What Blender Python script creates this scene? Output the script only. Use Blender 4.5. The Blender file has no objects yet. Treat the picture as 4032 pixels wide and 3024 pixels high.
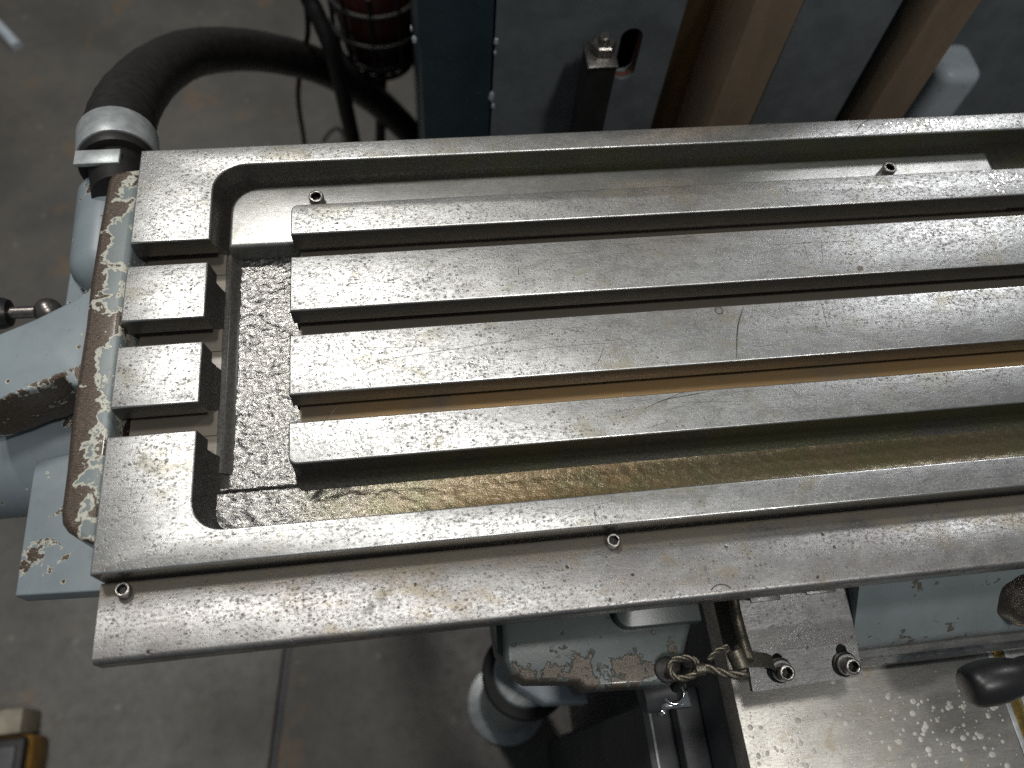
import bpy, bmesh, math, random
from mathutils import Vector, Matrix, noise as mnoise
random.seed(7)
SC = bpy.context.scene
COL = SC.collection

# ------------------------------------------------------------------ camera
RC = Matrix(((0.9917608, -0.1136924, 0.0590298), (0.0756656, 0.8917222, 0.4462131), (-0.1033692, -0.4380702, 0.8929778)))
CC = Vector((176.97866, -111.87975, 408.60245))          # millimetres; table top is z = 0
FPX, PW, PH = 3100.3, 4032.0, 3024.0
cam = bpy.data.cameras.new('camera'); camo = bpy.data.objects.new('camera', cam); COL.objects.link(camo)
M4 = RC.transposed().to_4x4(); M4.translation = CC * 0.001
camo.matrix_world = M4
cam.sensor_fit = 'HORIZONTAL'; cam.sensor_width = 36.0; cam.lens = 36.0 * FPX / PW
cam.clip_start = 0.01; cam.clip_end = 60
cam.dof.use_dof = True; cam.dof.focus_distance = 0.475; cam.dof.aperture_fstop = 5.6
SC.camera = camo

# ------------------------------------------------------------------ world, lamps, exposure
w = bpy.data.worlds.new('World'); SC.world = w; w.use_nodes = True
w.node_tree.nodes['Background'].inputs[0].default_value = (0.80, 0.90, 1.0, 1)
w.node_tree.nodes['Background'].inputs[1].default_value = 0.10
SC.view_settings.view_transform = 'Standard'; SC.view_settings.look = 'None'
SC.view_settings.exposure = 0.0; SC.view_settings.gamma = 1.0
def lamp(name, loc, target, power, size, col):
    l = bpy.data.lights.new(name, 'AREA'); l.shape = 'DISK'; l.size = size; l.energy = power; l.color = col
    o = bpy.data.objects.new(name, l); COL.objects.link(o); o.location = loc
    o.rotation_euler = (Vector(target) - Vector(loc)).to_track_quat('-Z', 'Y').to_euler()
    return o
lamp('bay_lamp_rear_left', (-0.62, 1.72, 2.75), (0.2, 0.1, 0), 30, 0.34, (1.0, 0.975, 0.93))
lamp('bay_lamp_rear_right', (3.1, 2.55, 2.75), (0.3, 0.1, 0), 26, 0.40, (0.97, 0.98, 1.0))
lamp('bay_lamp_front', (0.95, -0.82, 2.75), (0.3, 0.0, 0), 22, 0.30, (1.0, 0.98, 0.95))
lamp('bay_lamp_overhead', (0.05, 0.52, 2.75), (0.2, 0.1, 0), 20, 0.34, (1.0, 0.985, 0.95))
SC.cycles.use_denoising = False
SC.cycles.max_bounces = 8
SC.cycles.sample_clamp_indirect = 0.8

# ------------------------------------------------------------------ pixel -> point (photo pixels 4032 x 3024), millimetres
def ray(u, v):
    return RC.transposed() @ Vector(((u - PW/2)/FPX, -(v - PH/2)/FPX, -1.0))
def at_z(u, v, z):
    d = ray(u, v); t = (z - CC.z)/d.z; return CC + d*t
def at_y(u, v, y):
    d = ray(u, v); t = (y - CC.y)/d.y; return CC + d*t
def at_d(u, v, depth):
    return CC + ray(u, v)*depth

# ------------------------------------------------------------------ node helpers
class NT:
    def __init__(s, name):
        s.m = bpy.data.materials.new(name); s.m.use_nodes = True
        s.t = s.m.node_tree; s.n = s.t.nodes; s.b = s.n['Principled BSDF']
        g = s.n.new('ShaderNodeNewGeometry')
        mp = s.n.new('ShaderNodeVectorMath'); mp.operation = 'SCALE'; mp.inputs['Scale'].default_value = 1000.0
        s.t.links.new(g.outputs['Position'], mp.inputs[0]); s.P = mp.outputs[0]
        sp = s.n.new('ShaderNodeSeparateXYZ'); s.t.links.new(s.P, sp.inputs[0])
        s.X, s.Y, s.Z = sp.outputs
        s.G = g
    def link(s, a, b):
        if hasattr(a, 'is_output'): s.t.links.new(a, b)
        else:
            if b.type in ('RGBA',) and not hasattr(a, '__len__'): a = (a, a, a, 1)
            if b.type == 'RGBA' and len(a) == 3: a = tuple(a) + (1,)
            b.default_value = a
    def scaled(s, v3):
        m = s.n.new('ShaderNodeVectorMath'); m.operation = 'MULTIPLY'
        s.t.links.new(s.P, m.inputs[0]); m.inputs[1].default_value = v3; return m.outputs[0]
    def noise(s, scale, detail=3, rough=0.55, vec=None, dist=0.0, off=None):
        n = s.n.new('ShaderNodeTexNoise'); n.inputs['Scale'].default_value = scale
        n.inputs['Detail'].default_value = detail; n.inputs['Roughness'].default_value = rough
        n.inputs['Distortion'].default_value = dist
        v = vec or s.P
        if off is not None:
            a = s.n.new('ShaderNodeVectorMath'); a.operation = 'ADD'; a.inputs[1].default_value = (off, off*1.7, off*0.6)
            s.t.links.new(v, a.inputs[0]); v = a.outputs[0]
        s.t.links.new(v, n.inputs['Vector'])
        return n.outputs['Fac']
    def voro(s, scale, vec=None, feature='F1', rnd=1.0, out='Distance'):
        n = s.n.new('ShaderNodeTexVoronoi'); n.feature = feature; n.inputs['Scale'].default_value = scale
        n.inputs['Randomness'].default_value = rnd
        s.t.links.new(vec or s.P, n.inputs['Vector']); return n.outputs[out]
    def math(s, op, a, b=0.5, c=None, clamp=False):
        n = s.n.new('ShaderNodeMath'); n.operation = op; n.use_clamp = clamp
        s.link(a, n.inputs[0]); s.link(b, n.inputs[1])
        if c is not None: s.link(c, n.inputs[2])
        return n.outputs[0]
    def ramp(s, v, lo, hi, a=0.0, b=1.0):
        n = s.n.new('ShaderNodeMapRange'); n.interpolation_type = 'SMOOTHSTEP'; n.clamp = True
        s.link(v, n.inputs[0])
        for i, q in enumerate((lo, hi, a, b)): n.inputs[1+i].default_value = q
        return n.outputs[0]
    def mix(s, f, a, b, mode='MIX'):
        n = s.n.new('ShaderNodeMix'); n.data_type = 'RGBA'; n.blend_type = mode
        s.link(f, n.inputs[0]); s.link(a, n.inputs[6]); s.link(b, n.inputs[7]); return n.outputs[2]
    def fmix(s, f, a, b):
        n = s.n.new('ShaderNodeMix'); n.data_type = 'FLOAT'
        s.link(f, n.inputs[0]); s.link(a, n.inputs[2]); s.link(b, n.inputs[3]); return n.outputs[0]
    def bump(s, h, dist, strength=1.0, prev=None):
        n = s.n.new('ShaderNodeBump'); n.inputs['Strength'].default_value = strength; n.inputs['Distance'].default_value = dist*0.001
        s.link(h, n.inputs['Height'])
        if prev: s.t.links.new(prev, n.inputs['Normal'])
        return n.outputs[0]
    def set(s, **k):
        names = dict(col='Base Color', rough='Roughness', metal='Metallic', normal='Normal', coat='Coat Weight', coatr='Coat Roughness',
                     spec='Specular IOR Level', aniso='Anisotropic', sheen='Sheen Weight', coatn='Coat Normal')
        for a, v in k.items(): s.link(v, s.b.inputs[names[a]])
        return s.m

MT = {}
def spot(N, cx, cy, rx, ry, soft=0.6):
    """soft elliptical region in table coordinates: where a spill lies"""
    dx = N.math('DIVIDE', N.math('SUBTRACT', N.X, cx), rx); dy = N.math('DIVIDE', N.math('SUBTRACT', N.Y, cy), ry)
    d = N.math('SQRT', N.math('ADD', N.math('MULTIPLY', dx, dx), N.math('MULTIPLY', dy, dy)))
    return N.ramp(d, 1.0 - soft, 1.0 + soft, 1.0, 0.0)

def m_steel(name, base=(0.42, 0.42, 0.41), dark=(0.135, 0.13, 0.12), stain=(0.29, 0.265, 0.185), pits=1.0, rough=0.36, stains=1.0, tint=None, dents=0.0, metal=0.90, creep=None, smudge=False):
    N = NT(name)
    grain = N.noise(1.0, 3, 0.65, N.scaled((0.09, 1.7, 1.7)))
    grain2 = N.noise(1.0, 2, 0.5, N.scaled((0.30, 4.0, 4.0)))
    cloud = N.noise(0.020, 4, 0.6, off=3.1)
    cloud2 = N.noise(0.045, 4, 0.65, off=11.3)
    patch = N.ramp(cloud2, 0.38, 0.62)
    # corrosion spots: round grey pits of uneven size, denser in patches
    def spots(sc, lo, hi, off):
        vv = N.scaled((sc*0.85, sc*1.1, sc)); ad = N.n.new('ShaderNodeVectorMath'); ad.operation = 'ADD'; ad.inputs[1].default_value = (off, off*0.7, 0.0)
        N.t.links.new(vv, ad.inputs[0])
        w_ = N.n.new('ShaderNodeTexVoronoi'); w_.inputs['Scale'].default_value = 1.0; N.t.links.new(ad.outputs[0], w_.inputs['Vector'])
        sp_ = N.n.new('ShaderNodeSeparateColor'); N.t.links.new(w_.outputs['Color'], sp_.inputs[0])
        rad = N.math('MULTIPLY', N.ramp(sp_.outputs[0], 0.15, 1.0, lo, hi), N.fmix(patch, 0.70, 1.05))
        dj = N.math('ADD', w_.outputs['Distance'], N.math('MULTIPLY', N.math('SUBTRACT', N.noise(1.1, 2, 0.6, off=off), 0.5), 0.30))
        return N.math('MULTIPLY', N.ramp(N.math('SUBTRACT', dj, rad), -0.06, 0.05, 1.0, 0.0), N.ramp(sp_.outputs[1], 0.0, 0.7, 0.35, 1.0))
    pit = N.math('MAXIMUM', spots(0.42, 0.05, 0.36, 0.0), N.math('MULTIPLY', spots(0.85, 0.05, 0.36, 7.3), 0.95))
    mott = N.noise(0.55, 4, 0.70, N.scaled((0.7, 1.1, 1.0)), off=5.0)
    fine = N.ramp(mott, 0.50, 0.68)
    fine = N.math('MULTIPLY', fine, N.fmix(patch, 0.75, 1.05))
    lite = N.ramp(mott, 0.30, 0.46, 1.0, 0.0)
    pm = N.math('MULTIPLY', pit, 0.80*pits)
    col = N.mix(N.math('MULTIPLY', N.ramp(grain, 0.3, 0.7), 0.65), tuple(c*1.18 for c in base), tuple(c*0.72 for c in base))
    col = N.mix(N.ramp(cloud, 0.35, 0.7, 0.0, 0.50), col, tuple(c*0.66 for c in base))
    if tint: col = N.mix(N.ramp(N.noise(0.028, 4, 0.62, off=21.0), 0.40, 0.64, 0.0, 0.85), col, tint)
    col = N.mix(N.math('MULTIPLY', lite, 0.7*pits), col, tuple(min(1, c*1.45) for c in base))
    st = N.ramp(N.noise(0.045, 5, 0.62, N.scaled((0.7, 1.0, 1.0)), 0.6, off=8.0), 0.54, 0.70, 0.0, 0.70*stains)
    if smudge:
        sm = N.math('MULTIPLY', N.math('MAXIMUM', spot(N, 139, -26, 9, 6, 0.9), spot(N, 148, -20, 6, 3, 0.9)), N.ramp(N.noise(0.16, 4, 0.65, off=61.0), 0.42, 0.60))
        col = N.mix(N.math('MULTIPLY', sm, 0.85), col, (0.085, 0.08, 0.075))
    if creep: st = N.math('MAXIMUM', st, creep(N))
    col = N.mix(st, col, stain)
    pat = N.ramp(N.noise(0.11, 5, 0.68, N.scaled((0.55, 1.2, 1.0)), 0.3, off=91.0), 0.44, 0.64)
    col = N.mix(N.math('MULTIPLY', pat, 0.55*min(1.0, pits+0.2)), col, tuple(c*0.60 for c in base))
    col = N.mix(N.math('MULTIPLY', fine, 0.80*pits), col, tuple(c*1.55 for c in dark))
    col = N.mix(pm, col, dark)
    r = N.math('ADD', N.fmix(N.math('MAXIMUM', pm, N.math('MULTIPLY', fine, 0.6*pits)), rough, 0.62), N.math('MULTIPLY', N.math('SUBTRACT', grain2, 0.5), 0.25))
    h = N.math('SUBTRACT', N.math('MULTIPLY', grain, 0.35), N.math('ADD', N.math('MULTIPLY', pit, 0.5*pits), N.math('MULTIPLY', fine, 0.35*pits)))
    nb = N.bump(h, 0.16, 0.7)
    if dents:
        dv = N.voro(0.075, rnd=1.0)
        dn_ = N.ramp(N.math('ADD', dv, N.math('MULTIPLY', N.noise(0.9, 2), 0.10)), 0.09, 0.14, 1.0, 0.0)
        col = N.mix(N.math('MULTIPLY', dn_, 0.85*dents), col, (0.05, 0.035, 0.028))
        nb = N.bump(N.math('MULTIPLY', dn_, -1.0), 0.35, 0.8, nb)
    # thin oil film, uneven, with tiny facets
    film = N.ramp(N.noise(0.035, 4, 0.6, off=31.0), 0.44, 0.60)
    film = N.math('MAXIMUM', film, N.math('MULTIPLY', spot(N, 122, 100, 40, 60, 0.8), 1.4))
    cb = N.bump(N.noise(0.85, 3, 0.6, off=41.0), 0.30, 0.8)
    MT[name] = N.set(col=col, rough=r, metal=N.fmix(N.math('MAXIMUM', pm, st), metal, 0.5), normal=nb, coat=N.math('MULTIPLY', film, 0.55), coatr=0.14, coatn=cb)
m_steel('ground_steel')
m_steel('strip_steel', base=(0.40, 0.395, 0.385), dark=(0.115, 0.105, 0.095), stain=(0.27, 0.225, 0.15), pits=0.95, rough=0.40, stains=1.0, tint=(0.28, 0.262, 0.255), dents=1.0, smudge=True,
        creep=lambda N: N.math('MULTIPLY', N.ramp(N.math('ADD', N.Y, N.math('MULTIPLY', N.math('SUBTRACT', N.noise(0.03, 4, off=51.0), 0.5), 26.0)), -15.0, -6.0), 0.75))
m_steel('edge_steel', base=(0.68, 0.675, 0.65), pits=0.35, rough=0.30, stains=0.3)  # polished worn edges; the brighter base colour also paints in their highlight lines
m_steel('insert_steel', base=(0.46, 0.46, 0.44), pits=0.30, rough=0.36, stains=0.8)
m_steel('knee_steel', base=(0.50, 0.48, 0.44), dark=(0.22, 0.20, 0.17), stain=(0.40, 0.34, 0.24), pits=0.40, rough=0.44, stains=1.0)
m_steel('plate_steel', base=(0.23, 0.228, 0.225), dark=(0.10, 0.095, 0.09), stain=(0.085, 0.08, 0.072), pits=0.6, rough=0.48, stains=0.6, dents=0.3,
        creep=lambda N: N.math('MULTIPLY', N.math('MULTIPLY', N.ramp(N.math('ADD', N.Y, N.math('MULTIPLY', N.noise(0.06, 3, off=71.0), 14.0)), -60.0, -58.5), N.ramp(N.math('ADD', N.Y, N.math('MULTIPLY', N.noise(0.08, 3, off=75.0), 10.0)), -49.0, -47.0, 1.0, 0.0)), 0.5))

def m_slotwall():
    N = NT('slot_steel')
    g = N.noise(1.0, 3, 0.6, N.scaled((0.06, 2.0, 2.0)))
    col = N.mix(N.ramp(g, 0.3, 0.7), (0.29, 0.287, 0.28), (0.19, 0.187, 0.18))
    col = N.mix(N.ramp(N.noise(0.05, 4), 0.5, 0.7, 0, 0.5), col, (0.26, 0.225, 0.17))
    MT['slot_steel'] = N.set(col=col, rough=N.fmix(g, 0.25, 0.42), metal=0.85, normal=N.bump(g, 0.06, 0.5))
m_slotwall()
def m_bed():
    N = NT('slot_bed')
    g = N.noise(1.0, 3, 0.6, N.scaled((0.05, 1.8, 1.8)))
    rustz = N.math('MULTIPLY', N.ramp(N.noise(0.016, 3, 0.5, off=2.0), 0.30, 0.52), N.math('MULTIPLY', N.ramp(N.Y, 112, 92), N.ramp(N.X, 60, 170)))
    c = N.mix(rustz, (0.20, 0.18, 0.15), (0.40, 0.25, 0.10))
    c = N.mix(N.ramp(g, 0.35, 0.7, 0, 0.6), c, (0.20, 0.16, 0.115))
    MT['slot_bed'] = N.set(col=c, rough=N.fmix(g, 0.42, 0.62), metal=0.45, normal=N.bump(g, 0.08, 0.6), coat=0.12, coatr=0.15)
m_bed()
def m_cast():
    N = NT('cast_iron_oily')
    a = N.noise(0.42, 2, 0.5, N.scaled((0.75, 1.2, 1.0)), 0.4)
    b = N.noise(0.95, 3, 0.6, off=4.0)
    h = N.math('ADD', N.math('MULTIPLY', a, 0.9), N.math('MULTIPLY', b, 0.55))
    c = N.mix(N.ramp(a, 0.35, 0.7), (0.085, 0.083, 0.08), (0.215, 0.21, 0.20))
    # spill of coolant residue: brown in the long front channel, green film on the sides
    br = N.math('MULTIPLY', spot(N, 245, 30, 95, 40, 0.7), N.ramp(b, 0.2, 0.6))
    br2 = N.math('MULTIPLY', spot(N, 420, 30, 120, 60, 0.8), 0.45)
    fr = N.math('MULTIPLY', N.ramp(N.Y, 50, 44), N.ramp(N.X, 90, 190))
    c = N.mix(N.math('MULTIPLY', fr, 0.75), c, (0.105, 0.095, 0.052))
    c = N.mix(N.math('MULTIPLY', N.math('MAXIMUM', br, br2), 0.85), c, (0.185, 0.115, 0.042))
    gr = N.ramp(N.noise(0.030, 4, 0.6, off=14.0), 0.46, 0.62, 0, 0.55)
    gr = N.math('MULTIPLY', gr, N.ramp(N.X, 70, 160))
    c = N.mix(gr, c, (0.11, 0.11, 0.05))
    c = N.mix(N.ramp(N.noise(0.9, 3, 0.6, off=17.0), 0.62, 0.70, 0, 0.5), c, (0.27, 0.27, 0.17))
    MT['cast_iron_oily'] = N.set(col=c, rough=N.fmix(N.ramp(b, 0.3, 0.7), N.fmix(fr, 0.16, 0.24), N.fmix(fr, 0.32, 0.42)), metal=N.fmix(fr, 0.90, 0.55), normal=N.bump(N.math('MULTIPLY', h, N.fmix(fr, 1.0, 0.60)), 0.30, 1.0), coat=0.3, coatr=0.12, coatn=N.bump(h, 0.25, 1.0))
m_cast()
def m_castwall():
    N = NT('cast_wall')
    a = N.noise(0.55, 3, 0.6); b = N.noise(1.6, 3, 0.6, off=4.0)
    c = N.mix(N.ramp(a, 0.3, 0.7), (0.045, 0.043, 0.038), (0.085, 0.08, 0.07))
    gr = N.math('MULTIPLY', N.ramp(N.noise(0.022, 4, 0.6, off=14.0), 0.40, 0.58, 0, 0.75), N.ramp(N.X, 110, 190))
    c = N.mix(gr, c, (0.062, 0.064, 0.030))
    c = N.mix(N.math('MULTIPLY', gr, N.ramp(b, 0.55, 0.7)), c, (0.22, 0.22, 0.09))
    MT['cast_wall'] = N.set(col=c, rough=N.fmix(b, 0.35, 0.6), metal=0.35, normal=N.bump(N.math('ADD', a, N.math('MULTIPLY', b, 0.4)), 0.45, 0.8), coat=0.2, coatr=0.2)
m_castwall()

def m_paint(name, paint, iron=(0.062, 0.046, 0.034), primer=(0.64, 0.63, 0.53), amount=0.5, scale=0.06, bias=None, edgew=0.03, rough=0.38, wet=0.25, dirt=0.4, chip=1.0, im=2.3):
    N = NT(name)
    n = N.noise(scale, 5, 0.60, dist=0.5)
    n2 = N.noise(scale*7, 3, 0.6, off=6.0)
    f = N.math('ADD', n, N.math('MULTIPLY', N.math('SUBTRACT', n2, 0.5), 0.16))
    if bias: f = N.math('SUBTRACT', f, bias(N))
    t = amount
    bare = N.ramp(f, t - 0.012, t + 0.012, 1.0, 0.0)
    prm = N.ramp(f, t + edgew - 0.012, t + edgew + 0.012, 1.0, 0.0)
    chips = N.ramp(N.math('ADD', N.voro(0.075), N.math('MULTIPLY', N.noise(0.7, 2, off=9.0), 0.12)), 0.125, 0.15, 1.0, 0.0)
    chipr = N.ramp(N.math('ADD', N.voro(0.075), N.math('MULTIPLY', N.noise(0.7, 2, off=9.0), 0.12)), 0.165, 0.185, 1.0, 0.0)
    if chip: prm = N.math('MAXIMUM', prm, chipr); bare = N.math('MAXIMUM', bare, chips)
    cl = N.noise(0.03, 4, 0.6, off=12.0)
    pc = N.mix(N.ramp(cl, 0.35, 0.7, 0, dirt), paint, tuple(c*0.62 for c in paint))
    pc = N.mix(N.ramp(N.noise(0.25, 4, 0.65, N.scaled((1, 0.5, 1)), off=2.0), 0.6, 0.75, 0, dirt), pc, (0.16, 0.145, 0.11))
    g = N.noise(1.0, 3, 0.65, N.scaled((0.35, 1.7, 1.2)), off=3.0)
    ic = N.mix(N.ramp(g, 0.32, 0.68), iron, tuple(min(1, c*im) for c in iron))
    pr = N.mix(N.noise(0.8, 3, off=7.0), primer, tuple(c*0.72 for c in primer))
    col = N.mix(prm, pc, pr); col = N.mix(bare, col, ic)
    h = N.math('ADD', N.math('ADD', N.math('MULTIPLY', bare, -1.0), N.math('MULTIPLY', prm, -0.5)), N.math('MULTIPLY', N.math('MULTIPLY', g, bare), 0.7))
    nb = N.bump(h, 0.40, 0.9)
    nb = N.bump(N.noise(0.6, 3, 0.6, off=1.0), 0.08, 0.5, nb)
    MT[name] = N.set(col=col, rough=N.fmix(bare, rough, N.fmix(g, 0.22, 0.5)), metal=N.math('MULTIPLY', bare, 0.35), normal=nb, coat=N.math('MULTIPLY', bare, wet), coatr=0.12)
BLUE = (0.265, 0.312, 0.335)
def flange_bias(N):
    e = N.ramp(N.X, -22.0, -5.0, 0.22, -0.10)
    e = N.math('ADD', e, N.math('MULTIPLY', N.math('SUBTRACT', N.noise(0.035, 3, off=33.0), 0.5), 0.85))
    return e
m_paint('flange_paint', (0.225, 0.265, 0.265), amount=0.50, scale=0.075, bias=flange_bias, edgew=0.085, wet=0.6)
m_paint('bracket_paint', BLUE, amount=0.355, scale=0.05, edgew=0.02)
def rib_bias(N):
    # paint has flaked along the rib's two long edges
    l = N.math('SUBTRACT', N.Y, N.math('ADD', N.math('MULTIPLY', N.X, 0.43), 133.0))
    return N.math('ADD', N.ramp(l, 2.0, 8.0, 0.22, -0.10), N.ramp(N.math('SUBTRACT', N.math('SUBTRACT', N.Y, N.math('MULTIPLY', N.X, 0.52)), 184.0), 1.5, 5.5, 0.0, 0.24))
m_paint('rib_paint', BLUE, amount=0.34, scale=0.06, bias=rib_bias, edgew=0.022)
m_paint('saddle_paint', (0.098, 0.118, 0.112), iron=(0.060, 0.049, 0.036), primer=(0.09, 0.10, 0.09), amount=0.36, scale=0.055, edgew=0.02, rough=0.30,
        bias=lambda N: N.ramp(N.Y, -72.0, -44.0, 0.17, -0.06), wet=0.5, im=1.7, dirt=0.8)
m_paint('apron_paint', (0.26, 0.30, 0.305), iron=(0.10, 0.085, 0.065), primer=(0.19, 0.205, 0.195), amount=0.37, scale=0.06, edgew=0.015, rough=0.33,
        bias=lambda N: N.ramp(N.Y, -74.0, -60.0, 0.08, -0.02))
m_paint('column_paint', (0.195, 0.217, 0.23), amount=0.22, scale=0.02, edgew=0.01, dirt=0.7, chip=0)
m_paint('teal_paint', (0.030, 0.052, 0.062), amount=0.20, scale=0.02, edgew=0.03, primer=(0.5, 0.52, 0.5), dirt=0.6, chip=0)
m_paint('pale_paint', (0.55, 0.61, 0.66), amount=0.22, scale=0.02, edgew=0.01)

def simple(name, col, rough=0.5, metal=0.0, var=0.3, scale=0.1, bmp=0.1, coat=0.0, str3=(1, 1, 1), col2=None):
    N = NT(name)
    n = N.noise(scale, 4, 0.6, N.scaled(str3)); n2 = N.noise(scale*6, 3, 0.6, off=5.0)
    c = N.mix(N.ramp(n, 0.32, 0.68), col, col2 or tuple(q*(1 - var) for q in col))
    c = N.mix(N.ramp(n2, 0.5, 0.75, 0, 0.4), c, tuple(q*(1 - var) for q in col))
    MT[name] = N.set(col=c, rough=N.math('ADD', rough, N.math('MULTIPLY', N.math('SUBTRACT', n2, 0.5), 0.2)), metal=metal, normal=N.bump(n2, bmp, 0.7), coat=coat, coatr=0.1)
simple('rubber', (0.018, 0.016, 0.015), 0.52, 0, 0.4, 0.08, 0.25)
simple('black_plastic', (0.016, 0.016, 0.017), 0.36, 0, 0.2, 0.1, 0.05)
simple('cover_black', (0.060, 0.062, 0.068), 0.5, 0, 0.35, 0.02, 0.2)
simple('zinc', (0.52, 0.55, 0.55), 0.42, 0.35, 0.3, 0.12, 0.08)
simple('screw_steel', (0.40, 0.38, 0.35), 0.30, 0.95, 0.55, 0.5, 0.08)
simple('screw_dark', (0.035, 0.033, 0.03), 0.32, 0.7, 0.4, 0.5, 0.05)
simple('chrome', (0.75, 0.76, 0.76), 0.10, 1.0, 0.2, 0.3, 0.03)
simple('way_steel', (0.36, 0.255, 0.135), 0.30, 0.85, 0.30, 0.010, 0.05, str3=(1, 1, 0.3), col2=(0.30, 0.21, 0.12))
simple('rusty_bar', (0.35, 0.26, 0.175), 0.5, 0.4, 0.35, 0.03, 0.15, str3=(1, 1, 0.35), col2=(0.27, 0.20, 0.14))
simple('lever_steel', (0.30, 0.27, 0.25), 0.30, 0.9, 0.3, 0.2, 0.05)
simple('brass', (0.42, 0.30, 0.085), 0.30, 0.8, 0.5, 0.10, 0.15, coat=0.4)
simple('red_paint', (0.045, 0.010, 0.007), 0.3, 0, 0.4, 0.05, 0.1)
simple('red_primer', (0.22, 0.075, 0.045), 0.6, 0, 0.4, 0.3, 0.1)
simple('yellow_plastic', (0.30, 0.16, 0.03), 0.4, 0, 0.3, 0.05, 0.1)
simple('cream_card', (0.42, 0.37, 0.28), 0.6, 0, 0.4, 0.03, 0.1)
simple('void_shade', (0.006, 0.006, 0.006), 0.8, 0, 0.2, 0.1, 0.0)  # near-black base colour stands in for the shade inside holes and hollows
simple('scratch_dark', (0.055, 0.045, 0.032), 0.55, 0.2, 0.3, 0.5, 0.0)
simple('rope_wire', (0.20, 0.18, 0.14), 0.36, 0.8, 0.6, 0.9, 0.1)
simple('brown_boss', (0.075, 0.060, 0.047), 0.22, 0.3, 0.5, 0.25, 1.0, coat=0.6)
simple('droplet', (0.80, 0.80, 0.77), 0.20, 0.55, 0.15, 0.2, 0.0, coat=1.0)  # near-white base colour puts lamp glints into the clear drops
simple('dried_spot', (0.56, 0.54, 0.49), 0.5, 0.3, 0.2, 0.4, 0.1)
simple('stain_dark', (0.14, 0.12, 0.095), 0.35, 0.4, 0.4, 0.5, 0.1, coat=0.4)
def m_floor():
    N = NT('concrete')
    a = N.noise(0.006, 6, 0.62); b = N.noise(0.05, 5, 0.6, off=3.0); s = N.voro(0.018)
    c = N.mix(N.ramp(a, 0.32, 0.68), (0.125, 0.115, 0.10), (0.082, 0.076, 0.067))
    c = N.mix(N.ramp(b, 0.5, 0.72, 0, 0.5), c, (0.075, 0.068, 0.06))
    sp = N.ramp(N.math('ADD', s, N.math('MULTIPLY', b, 0.14)), 0.13, 0.19, 1.0, 0.0)
    c = N.mix(N.math('MULTIPLY', sp, 0.30), c, (0.30, 0.285, 0.25))
    oc = N.ramp(N.noise(0.009, 4, off=9.0), 0.60, 0.70, 0, 0.5)
    c = N.mix(oc, c, (0.19, 0.12, 0.06))
    MT['concrete'] = N.set(col=c, rough=N.fmix(b, 0.38, 0.6), normal=N.bump(b, 1.2, 0.5))
m_floor()
def m_hose():
    N = NT('hose_rubber')
    n = N.noise(0.12, 4, 0.6)
    c = N.mix(N.ramp(n, 0.35, 0.7), (0.013, 0.011, 0.010), (0.028, 0.023, 0.020))
    MT['hose_rubber'] = N.set(col=c, rough=0.46, normal=N.bump(N.noise(0.6, 3), 0.15, 0.6))
m_hose()

# ------------------------------------------------------------------ mesh helpers (all in millimetres, world coordinates)
WL = {}
def finish(name, bm, mats, parent=None, smooth=40, label=None, kind=None):
    bmesh.ops.remove_doubles(bm, verts=bm.verts, dist=0.0005)
    bmesh.ops.recalc_face_normals(bm, faces=bm.faces)
    vs = [v.co for v in bm.verts]
    lo = Vector((min(v.x for v in vs), min(v.y for v in vs), min(v.z for v in vs)))
    hi = Vector((max(v.x for v in vs), max(v.y for v in vs), max(v.z for v in vs)))
    org = Vector(((lo.x+hi.x)/2, (lo.y+hi.y)/2, lo.z))
    for v in bm.verts: v.co = (v.co - org)*0.001
    me = bpy.data.meshes.new(name); bm.to_mesh(me); bm.free()
    if not isinstance(mats, (list, tuple)): mats = [mats]
    for m in mats: me.materials.append(MT[m])
    if smooth:
        for p in me.polygons: p.use_smooth = True
        me.set_sharp_from_angle(angle=math.radians(smooth))
    o = bpy.data.objects.new(name, me); COL.objects.link(o)
    if parent is not None:
        o.parent = parent; o.location = (org - WL[parent.name])*0.001
    else: o.location = org*0.001
    WL[o.name] = org
    if label: o['label'] = label
    if kind: o['kind'] = kind
    return o
def thing(name, loc, label, cat, group=None):
    e = bpy.data.objects.new(name, None); COL.objects.link(e); e.location = Vector(loc)*0.001; e.empty_display_size = 0.02
    e['label'] = label; e['category'] = cat
    if group: e['group'] = group
    WL[e.name] = Vector(loc); return e
def tag(o, label, cat, group=None):
    o['label'] = label; o['category'] = cat
    if group: o['group'] = group
    return o
def inset_poly(pts, d):
    n = len(pts); out = []
    area = sum(pts[i][0]*pts[(i+1) % n][1] - pts[(i+1) % n][0]*pts[i][1] for i in range(n))
    sg = 1 if area > 0 else -1
    for i in range(n):
        p0, p1, p2 = Vector(pts[i-1]), Vector(pts[i]), Vector(pts[(i+1) % n])
        e1 = (p1-p0).normalized(); e2 = (p2-p1).normalized()
        n1 = Vector((-e1.y, e1.x))*sg; n2 = Vector((-e2.y, e2.x))*sg
        b = n1+n2
        if b.length < 1e-6: b = n1
        b.normalize(); k = max(0.35, b.dot(n1))
        out.append(p1 + b*(d/k))
    return out
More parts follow.
